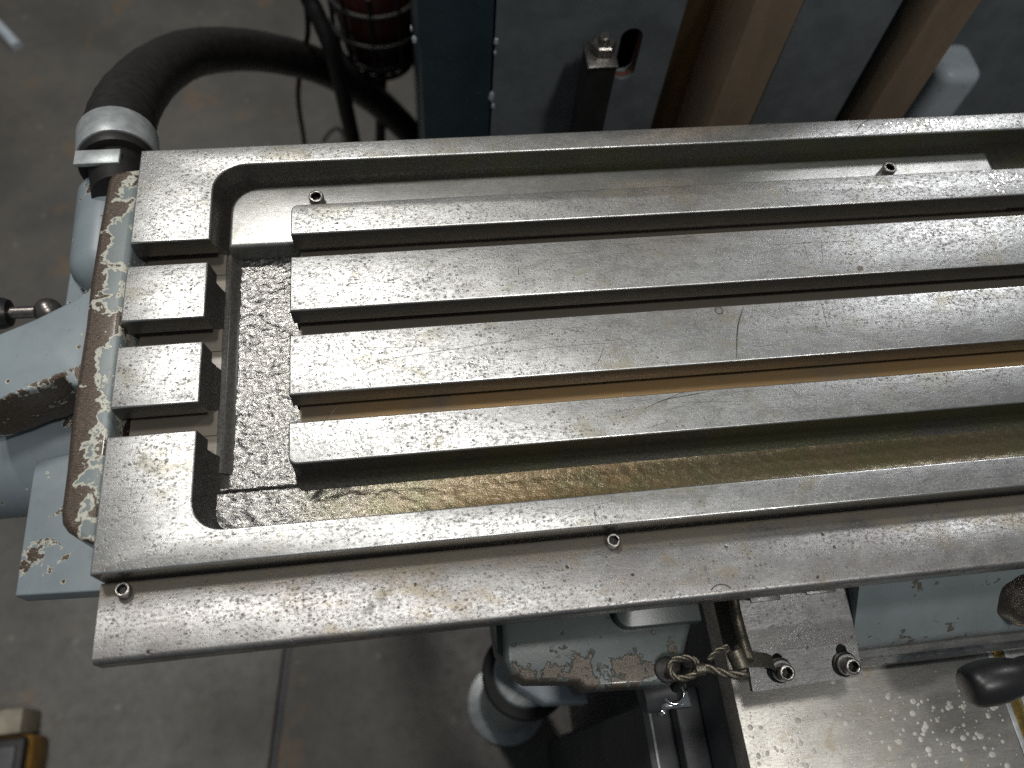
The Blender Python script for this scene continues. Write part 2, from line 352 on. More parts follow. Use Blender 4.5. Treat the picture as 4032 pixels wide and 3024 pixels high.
def loft(bm, pts, levels, chan=None, und=None, cap_bottom=True):
    """pts 2D outline; levels (z, inset, chan_factor, undercut_factor)"""
    n = len(pts); rings = []
    for (z, ins, cf, uf) in levels:
        base = inset_poly(pts, ins) if abs(ins) > 1e-9 else [Vector(p) for p in pts]
        r = []
        for i in range(n):
            p = base[i].copy()
            if chan and chan[i]: p += Vector(chan[i])*cf
            if und and und[i]: p += Vector(und[i])*uf
            r.append(bm.verts.new((p.x, p.y, z)))
        rings.append(r)
    for a, b in zip(rings, rings[1:]):
        for i in range(n):
            try: bm.faces.new((a[i], a[(i+1) % n], b[(i+1) % n], b[i]))
            except ValueError: pass
    bm.faces.new(rings[0])
    if cap_bottom: bm.faces.new(list(reversed(rings[-1])))
    return rings
def solid(pts, z0, z1, ch=1.0, top_steps=3, bm=None):
    """vertical prism with a rounded top edge"""
    bm = bm or bmesh.new()
    lv = []
    for k in range(top_steps+1):
        a = math.pi/2*k/top_steps
        lv.append((z1 - ch*(1-math.cos(math.pi/2 - a)) if False else z1 - ch*(1-math.sin(math.pi/2-a)), ch*(1-math.cos(math.pi/2-a)), 0, 0))
    lv.append((z0, 0, 0, 0))
    loft(bm, pts, lv); return bm
def rect(x0, y0, x1, y1): return [(x0, y0), (x1, y0), (x1, y1), (x0, y1)]
def rrect(x0, y0, x1, y1, r, seg=6):
    if not isinstance(r, (list, tuple)): r = [r]*4
    out = []
    for (cx, cy, a0, q) in ((x0, y0, 180, r[0]), (x1, y0, 270, r[1]), (x1, y1, 0, r[2]), (x0, y1, 90, r[3])):
        if q <= 0: out.append((cx, cy)); continue
        ox = cx + q if cx == x0 else cx - q; oy = cy + q if cy == y0 else cy - q
        for k in range(seg+1):
            a = math.radians(a0 + 90*k/seg); out.append((ox+q*math.cos(a), oy+q*math.sin(a)))
    return out
def prism_x(prof, x0, x1, bm=None):
    bm = bm or bmesh.new()
    a = [bm.verts.new((x0, y, z)) for y, z in prof]; b = [bm.verts.new((x1, y, z)) for y, z in prof]
    n = len(prof)
    for i in range(n): bm.faces.new((a[i], a[(i+1) % n], b[(i+1) % n], b[i]))
    bm.faces.new(a); bm.faces.new(list(reversed(b))); return bm
def box(x0, x1, y0, y1, z0, z1, bev=0.0, seg=2, bm=None, mat=None):
    t = bmesh.new()
    r = bmesh.ops.create_cube(t, size=1.0)
    for v in t.verts: v.co = Vector((x0+(v.co.x+.5)*(x1-x0), y0+(v.co.y+.5)*(y1-y0), z0+(v.co.z+.5)*(z1-z0)))
    if bev: bmesh.ops.bevel(t, geom=t.edges[:], offset=bev, segments=seg, affect='EDGES', profile=0.5)
    if mat is not None: t.transform(mat)
    if bm is None: return t
    me = bpy.data.meshes.new('tmp'); t.to_mesh(me); t.free(); bm.from_mesh(me); bpy.data.meshes.remove(me); return bm
def frame_from(d):
    d = d.normalized(); u = Vector((0, 0, 1)) if abs(d.z) < 0.9 else Vector((0, 1, 0))
    a = d.cross(u).normalized(); b = a.cross(d).normalized(); return a, b
def lathe(p0, axis, prof, seg=28, bm=None, hexr=None):
    """prof: list of (distance along axis, radius)"""
    bm = bm or bmesh.new(); axis = Vector(axis).normalized(); a, b = frame_from(axis); p0 = Vector(p0); rings = []
    for (t, r) in prof:
        if r < 1e-6: rings.append([bm.verts.new(p0+axis*t)])
        else: rings.append([bm.verts.new(p0+axis*t+(a*math.cos(2*math.pi*k/seg)+b*math.sin(2*math.pi*k/seg))*r) for k in range(seg)])
    for q, s in zip(rings, rings[1:]):
        if len(q) == 1 and len(s) == 1: continue
        for k in range(seg):
            k2 = (k+1) % seg
            if len(q) == 1: bm.faces.new((q[0], s[k2], s[k]))
            elif len(s) == 1: bm.faces.new((q[k], q[k2], s[0]))
            else: bm.faces.new((q[k], q[k2], s[k2], s[k]))
    if len(rings[0]) > 1: bm.faces.new(list(reversed(rings[0])))
    if len(rings[-1]) > 1: bm.faces.new(rings[-1])
    return bm
def spline(pts, n):
    P = [Vector(p) for p in pts]; P = [P[0]*2-P[1]]+P+[P[-1]*2-P[-2]]; out = []
    for i in range(1, len(P)-2):
        for k in range(n):
            t = k/n; a, b, c, d = P[i-1], P[i], P[i+1], P[i+2]
            out.append(0.5*((2*b)+(c-a)*t+(2*a-5*b+4*c-d)*t*t+(3*b-a-3*c+d)*t**3))
    out.append(P[-2].copy()); return out
def tube(path, rad, seg=12, bm=None, twist=None):
    """path of Vectors; rad constant or function(i, frac)"""
    bm = bm or bmesh.new(); n = len(path); rings = []
    t0 = (path[1]-path[0]).normalized(); a, b = frame_from(t0)
    for i, p in enumerate(path):
        t = (path[min(i+1, n-1)]-path[max(i-1, 0)]).normalized()
        a = (a - t*a.dot(t)).normalized(); b = t.cross(a)
        r = rad(i, i/(n-1)) if callable(rad) else rad
        rings.append([bm.verts.new(p+(a*math.cos(2*math.pi*k/seg)+b*math.sin(2*math.pi*k/seg))*r) for k in range(seg)])
    for q, s in zip(rings, rings[1:]):
        for k in range(seg): bm.faces.new((q[k], q[(k+1) % seg], s[(k+1) % seg], s[k]))
    bm.faces.new(list(reversed(rings[0]))); bm.faces.new(rings[-1]); return bm
def cap_screw(parent, pos, axis=(0, 0, 1), r=4.2, h=5.0, mat='screw_steel', spin=0.0, name='cap_screw'):
    """socket head cap screw: pos is the seat of the head"""
    bm = bmesh.new(); ax = Vector(axis).normalized(); a, b = frame_from(ax); p = Vector(pos); S = 24
    def ring(t, fr):
        return [bm.verts.new(p+ax*t+(a*math.cos(2*math.pi*k/S+spin)+b*math.sin(2*math.pi*k/S+spin))*fr(k)) for k in range(S)]
    hexf = lambda k, R: R*math.cos(math.pi/6)/math.cos(((2*math.pi*k/S) % (math.pi/3)) - math.pi/6)
    R = [ring(-2, lambda k: r), ring(h-0.14*r, lambda k: r), ring(h-0.04*r, lambda k: r*0.95), ring(h, lambda k: r*0.86), ring(h, lambda k: r*0.66),
         ring(h-0.08*r, lambda k: hexf(k, r*0.60)), ring(h-0.62*h, lambda k: hexf(k, r*0.58))]
    for qi, (q, s) in enumerate(zip(R, R[1:])):
        for k in range(S):
            f = bm.faces.new((q[k], q[(k+1) % S], s[(k+1) % S], s[k]))
            if qi >= 4: f.material_index = 1  # socket faces take a dark colour for the shade in the recess
    bm.faces.new(list(reversed(R[0]))); bm.faces.new(R[-1]).material_index = 1
    o = finish(name, bm, [mat, 'screw_dark'], parent, 35)
    return o
def wall_mats(o, fn):
    for p in o.data.polygons:
        c = Vector(p.center)*1000 + WL[o.name]
        p.material_index = len(o.data.materials)-1 if -1.12 < c.z < -0.01 else fn(c, p.normal)

# ================================================================== FLOOR
fl = bpy.data.objects.new('floor', None); COL.objects.link(fl); fl['kind'] = 'structure'; fl.location = (0, 0, -0.9); WL['floor'] = Vector((0, 0, -900))
def slab(pts): finish('slab', solid(pts, -1000, -900, 6, 2), 'concrete', fl)
ja, jb = at_z(1130, 2560, -900), at_z(1070, 3024, -900); jd = (jb-ja)/(jb.y-ja.y)
jx = lambda y: ja.x + jd.x*(y-ja.y)
slab([(-4000, -3000), (jx(-3000)-5, -3000), (jx(420)-5, 420), (-4000, 420)])
slab([(jx(-3000)+5, -3000), (4000, -3000), (4000, 420), (jx(420)+5, 420)])
slab([(-4000, 424), (4000, 424), (4000, 5000), (-4000, 5000)])
finish('joint_filler', box(-4000, 4000, -3000, 5000, -1010, -909), 'cover_black', fl)

# ================================================================== MILLING TABLE
XR = 1000.0
YB, RI, S1T, S1B, S2T, S2B, S3T, S3B, S4T, S4B, FI = 280, 264.5, 228.4, 205.0, 187.8, 148.4, 131.6, 92.4, 75.2, 50.4, 17.7
XB, XS, ZC, ZT, LIP = 47.6, 97.2, -32.0, -25.0, -14.5
T = thing('milling_table', (500, 140, -78), 'long ground steel milling table with T-slots and a coolant channel around them', 'milling table')
LV = [(0, 1.1, 0, 0), (-0.08, 0.68, 0, 0), (-0.32, 0.32, 0, 0), (-0.68, 0.08, 0, 0), (-1.1, 0, 0, 0), (-9, 0, 0.14, 0), (LIP, 0, 0.24, 0), (LIP-0.02, 0, 0.24, 1), (-22, 0, 0.45, 1), (-27, 0, 0.72, 1), (-30.5, 0, 1.05, 1), (-32.2, 0, 1.5, 1), (-40, 0, 1.5, 1)]
LVS = [(0, 1.1, 0, 0), (-0.08, 0.68, 0, 0), (-0.32, 0.32, 0, 0), (-0.68, 0.08, 0, 0), (-1.1, 0, 0, 0), (-9, 0, 0.1, 0), (LIP, 0, 0.16, 0), (LIP-0.02, 0, 0.16, 1), (-22, 0, 0.3, 1), (-26, 0, 0.5, 1), (-29, 0, 0.95, 1), (-31, 0, 1.6, 1), (-33, 0, 1.9, 1)]
def is_top(c, n): return c.z > -1.12
# rear rim with its end block
r = 20; pts, ch, un = [], [], []
def add(p, c=None, u=None): pts.append(p); ch.append(c); un.append(u)
add((0, S1B), None, (0, 6)); add((XB, S1B), (9, 0), (0, 6))
for k in range(9):
    a = math.radians(180 - 90*k/8); add((XB+r+r*math.cos(a), RI-r+r*math.sin(a)), (-9*math.cos(a), -9*math.sin(a)))
add((XR, RI), (0, -9)); add((XR, YB)); add((0, YB))
bm = bmesh.new(); loft(bm, pts, LV, ch, un)
o = finish('rim', bm, ['ground_steel', 'cast_wall', 'slot_steel', 'edge_steel'], T, 30)
wall_mats(o, lambda c, n: 0 if is_top(c, n) else (2 if c.y < S1B+8 and c.x < XB+3 and n.y < -0.5 else 1))
r = 17; pts, ch, un = [], [], []
add((0, 0)); add((XR, 0)); add((XR, FI), (0, 9))
for k in range(9):
    a = math.radians(270 - 90*k/8); add((XB+r+r*math.cos(a), FI+r+r*math.sin(a)), (-9*math.cos(a), -9*math.sin(a)))
add((XB, S4T), (9, 0), (0, -6)); add((0, S4T), None, (0, -6))
bm = bmesh.new(); loft(bm, pts, LV, ch, un)
o = finish('rim', bm, ['ground_steel', 'cast_wall', 'slot_steel', 'edge_steel'], T, 30)
wall_mats(o, lambda c, n: 0 if is_top(c, n) else (2 if (c.y > S4T-8 and c.x < XB+3 and n.y > 0.5) or n.y < -0.5 else 1))
for y0, y1 in ((S2B, S2T), (S3B, S3T)):
    bm = bmesh.new()
    loft(bm, [(0, y0), (XB, y0), (XB, y1), (0, y1)], LV, [None, (6.5, 0), (6.5, 0), None], [(0, 6), (0, 6), (0, -6), (0, -6)])
    o = finish('end_block', bm, ['ground_steel', 'slot_steel', 'cast_wall', 'edge_steel'], T, 30)
    wall_mats(o, lambda c, n: 0 if is_top(c, n) else (2 if c.x > XB+0.5 or n.x > 0.5 else 1))
def slat(y0, y1, c0, c1):
    pts, ch, un = [], [], []
    bw, fw = (c1 == 'chan'), (c0 == 'chan')
    def ad(p, c, u): pts.append(p); ch.append(c); un.append(u)
    rr = 4.5
    if fw:
        for k in range(5):
            a = math.radians(180+90*k/4); ad((XS+rr+rr*math.cos(a), y0+rr+rr*math.sin(a)), (0.6*math.cos(a), 5*math.sin(a)), None)
        ad((XR, y0), (0, -5), None)
    else: ad((XS, y0), (-0.5, 0), (0, 6)); ad((XR, y0), None, (0, 6))
    if bw:
        ad((XR, y1), (0, 4), None)
        for k in range(5):
            a = math.radians(90+90*k/4); ad((XS+rr+rr*math.cos(a), y1-rr+rr*math.sin(a)), (0.6*math.cos(a), 4*math.sin(a)), None)
    else: ad((XR, y1), None, (0, -6)); ad((XS, y1), (-0.5, 0), (0, -6))
    lv = LVS if not fw else LVS[:5] + [(-9, 0, 0.1, 0), (LIP, 0, 0.16, 0), (LIP-0.02, 0, 0.16, 1), (-20, 0, 0.32, 1), (-23, 0, 0.75, 1), (-24.8, 0, 1.4, 1), (-33, 0, 1.6, 1)]
    bm = bmesh.new(); loft(bm, pts, lv, ch, un)
    o = finish('slat', bm, ['ground_steel', 'slot_steel', 'cast_wall', 'edge_steel'], T, 30)
    wall_mats(o, lambda c, n: 0 if is_top(c, n) else (2 if (fw and n.y < -0.4) or (bw and n.y > 0.4) else 1))
slat(S1B, S1T, 'slot', 'chan'); slat(S2B, S2T, 'slot', 'slot'); slat(S3B, S3T, 'slot', 'slot'); slat(S4B, S4T, 'chan', 'slot')
# beds under the T-slots
def bed(x0, x1):
    prof = [(S4B+8, -36), (S4B+8, -25.6)]
    for a, b in ((S4T, S3B), (S3T, S2B), (S2T, S1B)):
        m = a + (b-a)*0.42
        prof += [(a-8, -25.8), (m, -25.8), (m, -25.0), (b+7.5, -25.0), (b+7.6, -25.4)]
    prof += [(S1B+12, -25.4), (S1B+12, -36)]
    finish('slot_bed', prism_x(prof, x0, x1), 'slot_bed', T, 30)
bed(2, 51.5); bed(99, XR)
# channel floors: pebbled rough castings, the long front one dished and slightly higher
def cast_sheet(x0, x1, nx, y0, y1, ny, zf, px=1.0):
    bm = bmesh.new(); vv = []
    for i in range(nx+1):
        row = []
        for j in range(ny+1):
            x = x0 + (x1-x0)*(i/nx)**px; y = y0 + (y1-y0)*j/ny
            n = mnoise.noise(Vector((x*0.22, y*0.36, 0.3))) + 0.55*mnoise.noise(Vector((x*0.46, y*0.66, 4.3)))
            row.append(bm.verts.new((x, y, zf(x, y, n))))
        vv.append(row)
    for i in range(nx):
        for j in range(ny): bm.faces.new((vv[i][j], vv[i+1][j], vv[i+1][j+1], vv[i][j+1]))
    finish('channel_floor', bm, 'cast_iron_oily', T, 180)
def z_front(x, y, n):
    k = max(0.0, min(1.0, (x-110)/80))
    return -25.4 + n*(0.34-0.14*k) + 3.2*abs((y-34)/15.0)**4*k - 2.0*max(0, min(1, (y-46)/2.5))*(1-k)
cast_sheet(44, XR, 520, 14, 49.6, 30, z_front, 1.25)
cast_sheet(44, 101, 50, 49.4, 214, 142, lambda x, y, n: ZC + 0.9 + n*0.36 + 0.25*mnoise.noise(Vector((x*.05, y*.05, 9.0))))
cast_sheet(44, XR, 160, 213, 276, 16, lambda x, y, n: ZC + n*0.3)
bm = bmesh.new()
prof = [(46, -25.9), (53.5, -25.9), (55.5, -27), (57.5, -29.2), (60, -31), (63.5, -32.4), (63.5, -36), (46, -36)]
A_ = [bm.verts.new((x, S4T-16, z)) for x, z in prof]; B_ = [bm.verts.new((x, S1B+9, z)) for x, z in prof]
for k in range(len(prof)): bm.faces.new((A_[k], A_[(k+1) % len(prof)], B_[(k+1) % len(prof)], B_[k]))
bm.faces.new(A_); bm.faces.new(list(reversed(B_)))
finish('channel_side', bm, 'cast_wall', T, 40)
finish('table_body', box(1, XR, 1, YB-1, -78, -36.5, 1.0), 'cast_wall', T)
# insert bar in the rear channel
pts = rrect(54.3, 210.5, 600.5, 259.3, [0, 0, 0, 20], 8)
bm = solid(pts, -36, -17, 2.6, 4)
ins = finish('channel_insert', bm, 'insert_steel', T, 40, label='smooth grey steel bar screwed into the rear channel')
for x in (111.2, 517.0): cap_screw(ins, (x, 244.2, -17), (0, 0, 1), 5.0, 6.0, spin=0.3 if x < 200 else 0.9)
# front strip
prof = [(-1.3, -14.8), (-2.0, -14.0), (-38.2, -14.0)]
for k in range(1, 7):
    a = math.radians(90+90*k/6); prof.append((-38.2+3.2*math.cos(a), -17.2+3.2*math.sin(a)))
prof += [(-41.4, -27.5), (-40.6, -28.5), (0.4, -28.5), (0.4, -20), (-1.3, -20)]
st = finish('front_strip', prism_x(prof, 0.2, XR), 'strip_steel', T, 50, label='worn steel strip bolted along the front edge below the table top')
cap_screw(st, (12.6, -6.4, -14), (0.06, -0.02, 1), 3.9, 5.0, spin=0.4)
cap_screw(st, (270.0, -6.0, -14), (0, 0, 1), 3.9, 5.0, spin=0.1)
# half-round counterbore cut mark near the front edge of the strip
c0 = at_z(2840, 2325, -14)
bm = bmesh.new(); prev = None
for k in range(13):
    a = math.radians(38+104*k/12); q = [bm.verts.new((c0.x+R*math.cos(a), -41.6+R*math.sin(a), -13.97)) for R in (6.6, 7.3)]
    if prev: bm.faces.new((prev[0], prev[1], q[1], q[0]))
    prev = q
finish('cut_mark', bm, 'scratch_dark', st, 0)
# ring plug and small pits
def disc_ring(parent, c, r0, r1, mat, z):
    bm = bmesh.new(); A = [bm.verts.new((c.x+r0*math.cos(2*math.pi*k/20), c.y+r0*math.sin(2*math.pi*k/20), z)) for k in range(20)]
    B = [bm.verts.new((c.x+r1*math.cos(2*math.pi*k/20), c.y+r1*math.sin(2*math.pi*k/20), z)) for k in range(20)]
    for k in range(20): bm.faces.new((A[k], A[(k+1) % 20], B[(k+1) % 20], B[k]))
    return finish('plug_mark', bm, mat, parent, 0)
disc_ring(T, at_z(2831, 1223, 0), 1.9, 2.9, 'stain_dark', 0.03); disc_ring(T, at_z(3386, 1057, 0), 1.5, 2.2, 'stain_dark', 0.035)
for (u, v, rr) in ((3386, 1057, 2.0), (3025, 490, 2.4), (3760, 690, 1.2), (2175, 1315, 0.8)):
    c = at_z(u, v, 0); bm = bmesh.new(); n = 9
    ring_ = [bm.verts.new((c.x+rr*random.uniform(.6, 1.1)*math.cos(2*math.pi*k/n), c.y+rr*random.uniform(.5, .9)*math.sin(2*math.pi*k/n), 0.03)) for k in range(n)]
    bm.faces.new(ring_); finish('pit', bm, 'stain_dark', T, 0)
# scratches: thin scored lines on the top faces
def ribbon(bm, path, w, z):
    P = [Vector((p[0], p[1])) for p in path]; prev = None; n = len(P)
    for i, p in enumerate(P):
        t = (P[min(i+1, n-1)]-P[max(i-1, 0)])
        if t.length < 1e-9: continue
        t.normalize(); nn = Vector((-t.y, t.x)); ww = w*(0.35+0.65*math.sin(math.pi*min(max(i/(n-1), .05), .95)))
        q = [bm.verts.new((p.x+nn.x*s*ww/2, p.y+nn.y*s*ww/2, z)) for s in (-1, 1)]
        if prev: bm.faces.new((prev[0], prev[1], q[1], q[0]))
        prev = q
bm = bmesh.new()
def px_scratch(uv, w, z=0.03):
    ribbon(bm, [(p.x, p.y) for p in spline([at_z(u, v, z) for u, v in uv], 5)], w, z)
px_scratch([(2928, 1210), (2908, 1270), (2902, 1330), (2900, 1408)], 0.85)
px_scratch([(2538, 1609), (2615, 1575), (2730, 1553), (2796, 1540)], 0.55)
px_scratch([(2615, 1575), (2660, 1556), (2698, 1541)], 0.35)
px_scratch([(1440, 1430), (1600, 1402), (1850, 1365), (2180, 1315)], 0.30)
px_scratch([(1330, 1366), (1500, 1369), (1720, 1364)], 0.28)
px_scratch([(1960, 1392), (2200, 1365), (2480, 1345)], 0.22)
px_scratch([(2041, 1053), (2043, 1085)], 0.5)
px_scratch([(2380, 1360), (2362, 1410), (2340, 1448)], 0.30)
px_scratch([(3030, 965), (3210, 955), (3360, 950)], 0.25)
px_scratch([(3165, 960), (3185, 1030)], 0.3); px_scratch([(3235, 950), (3240, 1035)], 0.3)
px_scratch([(3370, 520), (3390, 490), (3430, 468)], 0.9); px_scratch([(3450, 730), (3480, 690)], 0.4)
px_scratch([(3232, 1195), (3246, 1240), (3258, 1290)], 0.3)
px_scratch([(2340, 1998), (2346, 2055)], 0.45); px_scratch([(2190, 2040), (2300, 2000), (2420, 1972)], 0.25)
px_scratch([(700, 2125), (1000, 2098), (1400, 2067)], 0.25)
px_scratch([(1330, 1600), (1260, 1680)], 0.5)
BANDS = [(S1B, S1T, XS, 620), (S2B, S2T, XS, 620), (S3B, S3T, XS, 560), (S4B, S4T, XS, 540), (3, FI-2, 0, 520), (RI+1, YB-1, 0, 620), (S3B, S3T, 2, XB), (S2B, S2T, 2, XB), (22, S4T, 2, XB)]
for k in range(150):
    y0, y1, x0, x1 = random.choice(BANDS[:5] + BANDS[1:4])
    x = random.uniform(x0+4, x1-4); y = random.uniform(y0+2, y1-2); L = random.choice((3, 5, 8, 14, 30)); a = random.gauss(0, 0.25) if L > 7 else random.uniform(-1.5, 1.5)
    pth = []
    for q in range(6):
        t = q/5-0.5; xx = x+L*t*math.cos(a); yy = y+L*t*math.sin(a)+random.uniform(-.1, .1)
        if y0+1.2 < yy < y1-1.2 and x0+1.5 < xx < x1: pth.append((xx, yy))
    if len(pth) > 3: ribbon(bm, pth, random.uniform(0.10, 0.24), 0.025+0.0001*k)
finish('scratches', bm, 'scratch_dark', T, 0, kind='stuff')
# oil and coolant droplets lying on the tops
bm = bmesh.new()
def drop(x, y, r, z=0.0, h=0.16, seg=8):
    rings = []
    ex = random.uniform(.8, 1.25)
    for (f, zz) in ((1, 0), (0.86, 0.55), (0.5, 0.92)):
        rings.append([bm.verts.new((x+r*f*ex*math.cos(2*math.pi*k/seg), y+r*f*math.sin(2*math.pi*k/seg), z+r*h*zz)) for k in range(seg)])
    top = bm.verts.new((x, y, z+r*h))
    for q, s in zip(rings, rings[1:]):
        for k in range(seg): bm.faces.new((q[k], q[(k+1) % seg], s[(k+1) % seg], s[k]))
    for k in range(seg): bm.faces.new((rings[-1][k], rings[-1][(k+1) % seg], top))
def in_band(x, y, r):
    for y0, y1, x0, x1 in BANDS:
        if y0+1.2+r < y < y1-1.2-r and x0+1.2+r < x: return x < (x1 if x1 > 100 else x1-1)
    return False
def cluster(cx, cy, sx, sy, n, r0, r1):
    for k in range(n):
        x, y = random.gauss(cx, sx), random.gauss(cy, sy); rr = random.uniform(r0, r1)
        if in_band(x, y, rr): drop(x, y, rr, 0.0, random.uniform(.03, .08))
cluster(118, 108, 16, 13, 190, 0.35, 1.5); cluster(122, 64, 16, 6, 110, 0.35, 1.5); cluster(112, 165, 12, 12, 45, 0.3, 1.0)
cluster(205, 103, 9, 5, 36, 0.3, 1.1); cluster(190, 66, 8, 4, 18, 0.3, 1.1)
cluster(560, 274, 24, 5, 150, 0.4, 1.6); cluster(588, 222, 10, 10, 70, 0.3, 1.2); cluster(590, 170, 8, 16, 40, 0.3, 1.2)
finish('oil_droplets', bm, 'droplet', T, 60, kind='stuff')

# ================================================================== END BRACKET (left end of the table)
EB = thing('end_bracket', (-40, 130, -90), 'blue-grey cast bracket with flaking paint bolted to the table end', 'bracket')
pts = [(-0.6, 269), (-16, 267.5), (-19.5, 265), (-21, 260), (-22.2, 220), (-22.8, 182), (-22, 150), (-22.4, 110), (-22.4, 90), (-21.2, 60), (-20.9, 36), (-19.6, 30), (-16.5, 25.6), (-11, 21.5), (-0.6, 16)]
bm = solid(pts, -64, -4, 4.0, 4)
finish('end_flange', bm, 'flange_paint', EB, 50, label='flange with brown bare iron along its worn edge')
rb = [at_z(u, v, -12) for u, v in ((352, 1100), (340, 1150), (310, 1182), (139, 1266), (0, 1323), (-160, 1390), (-160, 1640), (0, 1588), (80, 1556), (150, 1538), (250, 1492), (275, 1520), (300, 1540))]
pts = [(p.x, p.y) for p in rb]
pts[0] = (-15, pts[0][1]); pts[-1] = (-15, pts[-1][1])
bm = solid(pts, -48, -9, 2.5, 3)
finish('rib', bm, 'rib_paint', EB, 50, label='blue-grey rib with paint flaked off both edges')
finish('motor_housing', lathe((-10, 113, -101), (-1, 0, 0), [(0, 36), (12, 39), (20, 41), (150, 41), (156, 38), (158, 0)], 40), 'bracket_paint', EB, 40)
pts = [(-61.5, 6.5), (-2, 4), (-2, 95), (-45, 90), (-58, 88), (-62.5, 84)]
finish('lower_block', solid(pts, -67, -52, 1.5, 3), 'bracket_paint', EB, 40)
bm = solid([(-59.5, 130), (-8, 130), (-8, 268), (-40, 268), (-55, 262), (-60, 240)], -75, -52, 2.0, 3)
finish('back_plate', bm, 'bracket_paint', EB, 40)
pr = []
for k in range(7): a = math.pi/2*k/6; pr.append((20-20*math.cos(a), 21*math.sin(a)))
pr += [(76, 22), (80, 20.5), (81, 17)]
finish('boss', lathe((-32, 199, -42), (0, 1, 0.03), pr, 32), 'bracket_paint', EB, 50)

# ================================================================== HOSE
H = thing('conduit_hose', (-28, 300, -60), 'thick black rubber hose arching from the end bracket behind the table', 'hose')
ctr = [(468, 660, .545), (467, 600, .555), (470, 535, .567), (482, 465, .588), (525, 380, .635), (612, 285, .72), (740, 215, .82), (900, 195, .91), (1060, 208, 1.00), (1230, 250, 1.09), (1380, 325, 1.20), (1520, 430, 1.34), (1640, 560, 1.48), (1720, 720, 1.6)]
path = spline([at_d(u, v, d*1000) for u, v, d in ctr], 14)
hr = 24.0
finish('hose', tube(path[6:], lambda i, f: hr + (0.35 if (i % 7 == 0) else 0.0), 28), 'hose_rubber', H, 60)
d0 = (path[10]-path[2]).normalized(); p0 = path[0]
finish('collar', lathe(p0+d0*6, d0, [(0, 21), (0, 26.2), (1, 26.8), (27, 26.8), (28, 26.2), (28, 23)], 40), 'zinc', H, 40, label='dull grey zinc sleeve')
finish('seal_ring', lathe(p0-d0*2, d0, [(0, 18), (0, 24.5), (2, 25.4), (7, 25.4), (8.5, 22)], 40), 'rubber', H, 40)
finish('fitting', lathe(p0-d0*32, d0, [(0, 17), (20, 18.5), (30, 19)], 32), 'rubber', H, 30)
q0 = p0-d0*9
finish('lock_tab', box(q0.x-21, q0.x+8, q0.y-7, q0.y+5, q0.z+17, q0.z+20.5, 0.8), 'zinc', H, 30)

# ================================================================== CLAMP LEVER
L = thing('clamp_lever', (-75, 199, -75), 'small steel ball lever with a black grip beside the end bracket', 'lever')
bc = at_z(190, 1226, -62)
bm = lathe(bc+Vector((0, 0, -9)), (0, 0, 1), [(9-9*math.cos(math.pi*k/12), max(9*math.sin(math.pi*k/12), 0.0)) for k in range(13)], 24)
finish('ball', bm, 'lever_steel', L, 60)
ga = at_z(0, 1225, -60); rod_end = at_z(30, 1233, -60)
finish('rod', tube([bc, (bc+rod_end)/2, rod_end], 4.2, 16), 'lever_steel', L, 60)
dd = (rod_end-bc).normalized()
finish('grip', lathe(rod_end-dd*2, dd, [(0, 6), (0.5, 9), (4, 10.5), (10, 11), (40, 13), (48, 10), (51, 0)], 24), 'black_plastic', L, 50)
finish('pivot_pin', lathe(bc+Vector((0, 0, -20)), (0, 0, 1), [(0, 5), (14, 5)], 16), 'lever_steel', L)

# ================================================================== SADDLE UNDER THE TABLE
SD = thing('saddle', (270, 0, -180), 'dark blue-grey machine saddle with chipped paint showing under the table front', 'saddle')
pts = [(208, 200), (208.5, -30), (207, -56), (210, -63), (217, -68.5), (247, -71.5), (251, -76), (300, -78.5), (311, -62), (322, -40), (322, 200)]
finish('saddle_nose', solid(pts, -80, -60, 3.0, 4), 'saddle_paint', SD, 50)
pts = rrect(273, -47, 322, 120, [8, 0, 0, 0], 5)
finish('raised_pad', solid(pts, -62, -50, 1.0, 2), 'saddle_paint', SD, 40)
pts = [(203.5, 150), (202.5, -34), (203.5, -48), (208, -54), (240, -56), (240, 150)]
finish('side_web', solid(pts, -100, -74, 2, 2), 'saddle_paint', SD, 40)
prof = [(60, -42), (-33, -44), (-36, -46), (-66, -76), (-69, -84), (-69, -104), (60, -104)]
finish('apron', prism_x(prof, 419.5, 760), 'apron_paint', SD, 50, label='blue-grey sloping apron with brown paint chips')
finish('wiper_strip', prism_x([(-60, -92), (-70.5, -88), (-74.5, -90), (-74.5, -96), (-78.5, -98), (-79, -106), (-60, -106)], 424.5, 760), 'strip_steel', SD, 30)
bc = at_z(4062, 2318, -52)
bm = bmesh.new(); bmesh.ops.create_icosphere(bm, subdivisions=4, radius=1.0)
for v in bm.verts:
    k = 1+0.10*mnoise.noise(v.co*2.3); v.co = Vector((bc.x+v.co.x*17*k, bc.y+v.co.y*19*k, -66+v.co.z*17*k))
finish('oily_boss', bm, 'brown_boss', SD, 180, label='dark brown oily rounded boss')

# ================================================================== STOP PLATE
SP = thing('stop_plate', (385, -60, -100), 'dark grey steel plate with two slotted socket screws below the table front', 'plate')
c4 = [at_z(2875, 2330, -60), at_z(3308, 2270, -60), at_z(3415, 2660, -76), at_z(2990, 2720, -76)]
cx = (c4[1]-c4[0] + c4[2]-c4[3])/2; ex = cx.normalized(); cy = (c4[0]-c4[3] + c4[1]-c4[2])/2; ez = ex.cross(cy).normalized(); ey = ez.cross(ex)
org = sum(c4, Vector())/4; Wd, Hg = cx.length, cy.dot(ey)
MP = Matrix((ex, ey, ez)).transposed().to_4x4(); MP.translation = org
def on_plate(u, v):
    d = ray(u, v); t = (org-CC).dot(ez)/d.dot(ez); q = CC+d*t-org; return q.dot(ex), q.dot(ey)
